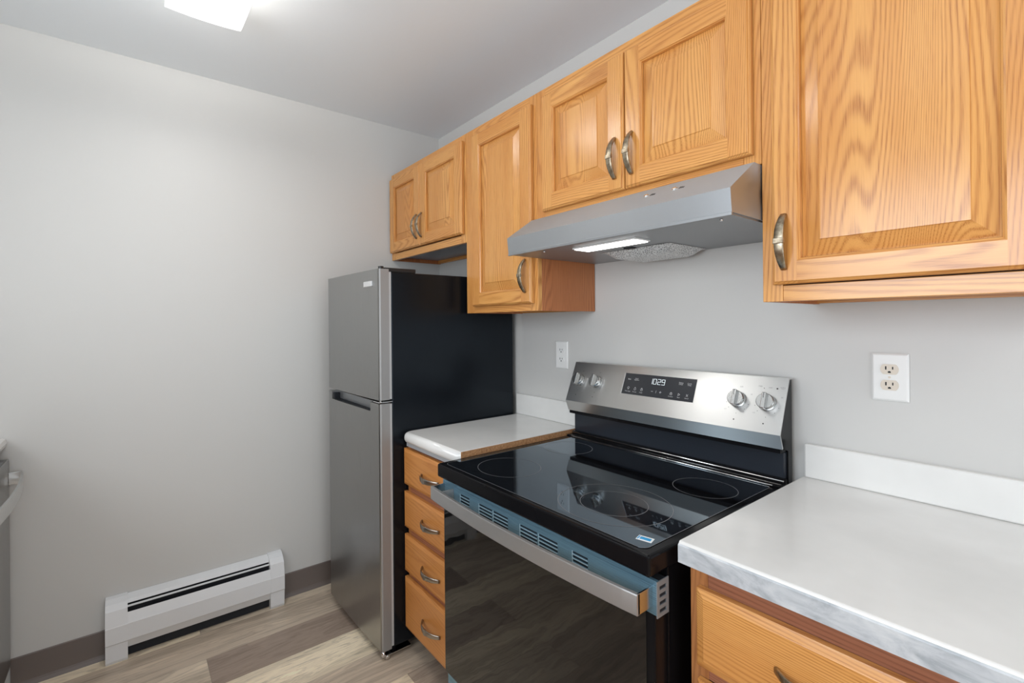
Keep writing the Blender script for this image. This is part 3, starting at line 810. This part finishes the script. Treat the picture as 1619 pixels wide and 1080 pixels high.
# vent trim, film covered, with three-row slot groups
m = MB(); za, zb = 0.762, 0.829
m.box(X0-0.001, X1+0.002, -0.699, -0.690, 0.8205, zb, 0, 0.001)      # upper lip
m.box(X0-0.001, X1+0.002, -0.699, -0.696, za, 0.7665, 0)
groups = ((1.196, 1.243), (1.291, 1.351), (1.357, 1.419), (1.468, 1.531), (1.537, 1.600), (1.647, 1.691))
xs = [X0-0.001]+[v for g in groups for v in g]+[X1+0.002]
for i in range(0, len(xs), 2): m.box(xs[i], xs[i+1], -0.699, -0.696, 0.7665, 0.8205, 0)
rows = ((0.7735, 0.7790), (0.7830, 0.7885), (0.7925, 0.7980), (0.8020, 0.8075))
for a, b in groups:
    zz = [0.7665]+[v for r in rows for v in r]+[0.8205]
    for i in range(0, len(zz), 2): m.box(a, b, -0.699, -0.696, zz[i], zz[i+1], 0)
    for zc in rows: # pressed bright lip under each slot
        m.box(a, b, -0.7005, -0.699, zc[0]-0.0016, zc[0]-0.0002, 1)
    m.box(a-0.001, a+0.0004, -0.7003, -0.699, 0.769, 0.808, 1)
m.box(X0-0.001, X0+0.002, -0.697, -0.655, za, zb, 0)
m.build('vent_trim', ['film', 'film_bright'], od)
m = MB()
zz = [za-0.004, 0.766, 0.7735, 0.781, 0.7885, 0.796, 0.8035, 0.811, 0.8185, zb]
for i in range(0, len(zz), 2): m.box(X1+0.0005, X1+0.0025, -0.692, -0.669, zz[i], zz[i+1], 0)
m.box(X1+0.0005, X1+0.0025, -0.700, -0.692, za-0.004, zb, 0); m.box(X1+0.0005, X1+0.0025, -0.669, -0.660, za-0.004, zb, 0)
m.build('side_vent', 'vent_steel', od)
MB().box(X0+0.006, X1+0.0002, -0.6955, -0.662, 0.766, 0.826).build('vent_cavity', 'void', od)
# bowed handle bar with return ends
m = MB(); N = 24; HXa, HXb = X0+0.006, X1-0.008
path = []; secs = []
for i in range(N+1):
    u = i/N; x = HXa+(HXb-HXa)*u; y = -0.746-0.020*math.sin(math.pi*u)**0.8
    path.append((x, y, 0.797)); secs.append([Vector((0, -0.004, -0.0205)), Vector((0, -0.005, -0.018)), Vector((0, -0.005, 0.018)), Vector((0, -0.004, 0.0205)), Vector((0, 0.004, 0.0205)), Vector((0, 0.004, -0.0205))])
m.sweep(path, secs, 0, False)
for xe in (HXa, HXb-0.004): m.box(xe, xe+0.004, -0.7475, -0.699, 0.7765, 0.8175, 1, 0.001)
for xe in (HXa+0.05,): m.box(xe, xe+0.006, -0.752, -0.699, 0.781, 0.813, 0, 0.001)
m.build('door_handle', ['handle_steel', 'steel_end'], od)
# storage drawer
m = MB(); m.box(X0+0.004, X1-0.004, -0.690, -0.655, 0.050, 0.198, 0, 0.003)
m.build('storage_drawer', 'film', t)

# ------------------------------------------------------------------ outlets
def outlet(cx, cz, face, label):
    t = thing('wall_outlet', label, 'electrical outlet', (cx, 0, cz))
    m = MB(); w, h = 0.0355, 0.059
    m.loops([(cx-w, cx+w, cz-h, cz+h, -0.001), (cx-w, cx+w, cz-h, cz+h, -0.003), (cx-w+0.004, cx+w-0.004, cz-h+0.004, cz+h-0.004, -0.0062), (cx-w+0.006, cx+w-0.006, cz-h+0.006, cz+h-0.006, -0.0066)])
    m.build('cover_plate', 'white', t)
    for s_ in (1, -1):
        zc = cz+s_*0.0195
        pts = []
        for i in range(32):
            a = 2*math.pi*i/32; x = 0.0172*math.cos(a); z = 0.0172*math.sin(a); z = max(-0.0125, min(0.0125, z)); pts.append((cx+x, zc+z))
        m = MB(); m.prism(pts, 1, -0.0085, -0.0045)
        r = m.build('receptacle', face, t)
        m = MB(); m.box(cx-0.0078, cx-0.0052, -0.0088, -0.0080, zc-0.001, zc+0.0075); m.box(cx+0.0052, cx+0.0075, -0.0088, -0.0080, zc, zc+0.0068)
        m.prism([(cx+0.0030*math.cos(a)*1.0, zc-0.0072+0.0030*max(math.sin(a), -0.5)) for a in [2*math.pi*k/16 for k in range(16)]], 1, -0.0088, -0.0080)
        m.build('slots', 'void', r)
    MB().cyl((cx, -0.0080, cz), (cx, -0.0060, cz), 0.0026, seg=12).build('screw', face, t)
    return t
outlet(0.981, 1.196, 'white', 'white duplex wall outlet between the refrigerator and the stove backguard')
outlet(2.059, 1.194, 'ivory', 'wall outlet with ivory sockets in a white plate, above the right-hand countertop')

# ------------------------------------------------------------------ baseboard heater
t = thing('baseboard_heater', 'white enamelled hydronic baseboard heater along the foot of the end wall', 'heater', (0.03, -1.27, 0))
HY0, HY1 = -1.600, -0.945
m = MB()
m.prism([(0.001, 0.03), (0.004, 0.03), (0.004, 0.232), (0.030, 0.222), (0.034, 0.212), (0.036, 0.213), (0.032, 0.226), (0.004, 0.238), (0.001, 0.238)], 1, HY0+0.03, HY1-0.02)
m.build('back_panel', 'heater', t)
m = MB(); m.prism([(0.058, 0.187), (0.061, 0.189), (0.071, 0.150), (0.072, 0.148), (0.070, 0.082), (0.066, 0.076), (0.050, 0.044), (0.048, 0.044), (0.062, 0.078), (0.0675, 0.084), (0.0690, 0.147)], 1, HY0+0.03, HY1-0.02)
m.build('front_panel', 'heater', t)
m = MB(); m.prism([(0.038, 0.2035), (0.046, 0.2015), (0.0465, 0.2045), (0.039, 0.2065)], 1, HY0+0.03, HY1-0.02)
m.build('damper', 'heater', t)
MB().box(0.005, 0.036, HY0+0.03, HY1-0.02, 0.004, 0.205).build('gap_shade_box', 'void', t)  # black box added inside so the heater's gaps look shaded
for yy in (-1.50, -1.10): MB().box(0.036, 0.050, yy-0.012, yy+0.012, 0.150, 0.182).build('bracket', 'chrome', t)
def cap(y0, y1):
    m = MB()
    out = [(0.001, 0.0), (0.001, 0.243), (0.022, 0.240), (0.046, 0.228), (0.062, 0.208), (0.0735, 0.150), (0.0745, 0.148), (0.0745, 0.084), (0.070, 0.078), (0.066, 0.012), (0.060, 0.0)]
    m.prism(out, 1, y0, y1)
    return m.build('end_cap', 'heater', t)
cap(-1.612, -1.540); cap(-0.998, -0.936)

# ------------------------------------------------------------------ ceiling light
t = thing('ceiling_light', 'square white frosted glass ceiling light, switched on', 'light', (0.745, -1.315, CEIL))
LX, LY, LS = 0.745, -1.315, 0.135
MB().box(LX-0.10, LX+0.10, LY-0.08, LY+0.08, CEIL-0.025, CEIL-0.001, 0, 0.003).build('canopy_plate', 'white', t)
MAT['lamp_glass'] = emit('lit_frosted_glass', (1.0, 0.985, 0.96), LAMP_E)
m = MB()
def shade(off):
    def f(u, v):
        x = LX+LS*1.15*(2*u-1); y = LY+LS*0.84*(2*v-1)
        a, b = abs(2*u-1), abs(2*v-1); e = max(a, b)
        z = CEIL-0.062-0.010*(1-(a*a+b*b)/2)
        if e > 0.9: z -= 0.020*(e-0.9)/0.1
        return (x, y, z+off)
    return f
m.grid(shade(0), 20, 20)
for f in m.bm.faces:
    c_ = f.calc_center_median()
    if max(abs(c_.x-LX)/(LS*1.15), abs(c_.y-LY)/(LS*0.84)) > 0.9: f.material_index = 1
m.grid(shade(0.004), 20, 20, 2)
MAT['lamp_rim'] = emit('lit_glass_rim', (1.0, 0.99, 0.96), 0.5, (0.3, 0.3, 0.3))  # dimmer, darker copy of the glass; the rim's shading is in its colour
m.build('glass_shade', ['lamp_glass', 'lamp_rim', 'white'], t)
pl = bpy.data.lights.new('bulb_light', 'POINT'); pl.energy = 7.0; pl.shadow_soft_size = 0.03; pl.color = (1.0, 0.98, 0.94)
po = bpy.data.objects.new('bulb_light', pl); COL.objects.link(po); po.location = (LX, LY, CEIL-0.046)
MB().cyl((LX, LY, CEIL-0.088), (LX, LY, CEIL-0.066), 0.008, 0.010, seg=16).build('finial', 'chrome', t)

# ------------------------------------------------------------------ opposite run: dishwasher, counter, cabinet
t = thing('dishwasher', 'stainless dishwasher with a bowed handle at the left picture edge, against the end wall', 'dishwasher', (0.33, -2.2, 0))
DX0, DX1 = 0.028, 0.626; DY = -1.885
MB().box(DX0, DX1, -2.50, DY-0.03, 0.0, 0.890).build('tub_housing', 'black', t)
m = MB(); m.box(DX0, DX1, DY-0.028, DY, 0.105, 0.858, 0, 0.003); dd = m.build('door', 'steel_v', t)
m = MB(); path = []; secs = []
for i in range(25):
    u = i/24; x = DX0+0.012+(DX1-DX0-0.024)*u; y = DY+0.034+0.022*math.sin(math.pi*u)**.8
    path.append((x, y, 0.788)); secs.append([Vector((0, 0.004, -0.022)), Vector((0, 0.004, 0.022)), Vector((0, -0.003, 0.022)), Vector((0, -0.003, -0.022))])
m.sweep(path, secs, 0, False)
for xe in (DX0+0.012, DX1-0.017): m.box(xe, xe+0.005, DY, DY+0.036, 0.766, 0.810, 0, 0.001)
m.build('handle', 'steel', dd)
m = MB(); m.box(DX0+0.05, DX0+0.2, DY-0.022, DY-0.006, 0.858, 0.8592, 0); m.build('control_strip', 'legend_grey', dd)
MB().box(DX0+0.01, DX1-0.01, DY-0.09, DY-0.07, 0.0, 0.10).build('toe_kick', 'black', t)
t = thing('countertop', 'white countertop above the dishwasher at the left picture edge', 'countertop', (1.2, -2.2, 0.892))
Z2 = 0.932
m = MB(); m.prism([(-2.528, Z2-0.040), (-2.528, Z2), (-1.908, Z2), (-1.898, Z2-0.006), (-1.894, Z2-0.02), (-1.898, Z2-0.034), (-1.908, Z2-0.040)], 0, 0.002, 2.4)
m.build('worktop', 'counter', t)
MB().box(0.004, 2.4, -2.528, -2.508, Z2, 1.03, 0, 0.004).build('backsplash', 'counter', t)
t = thing('base_cabinet', 'oak base cabinet facing the stove, beside the dishwasher', 'cabinet', (1.5, -2.2, 0))
MB().box(0.632, 2.38, -2.526, -1.905, 0.10, 0.891).build('carcass', 'oak_side', t)
MB().box(0.632, 2.38, -1.98, -1.96, 0.0, 0.10).build('toe_kick', 'cab_dark', t)
for k in range(4):
    xa = 0.65+k*0.432
    m = MB(); m.box(xa, xa+0.415, -1.905, -1.886, 0.13, 0.66, 0, 0.005); d = m.build('door', 'oak_v', t)
    add_handle(d, (xa+(0.38 if k % 2 == 0 else 0.035), -1.886, 0.57), True, 'brass', out=(0, 1, 0))
    m = MB(); m.box(xa, xa+0.415, -1.905, -1.886, 0.68, 0.83, 0, 0.005); d = m.build('drawer', 'oak_h', t)
    add_handle(d, (xa+0.207, -1.886, 0.755), False, 'brass', out=(0, 1, 0))
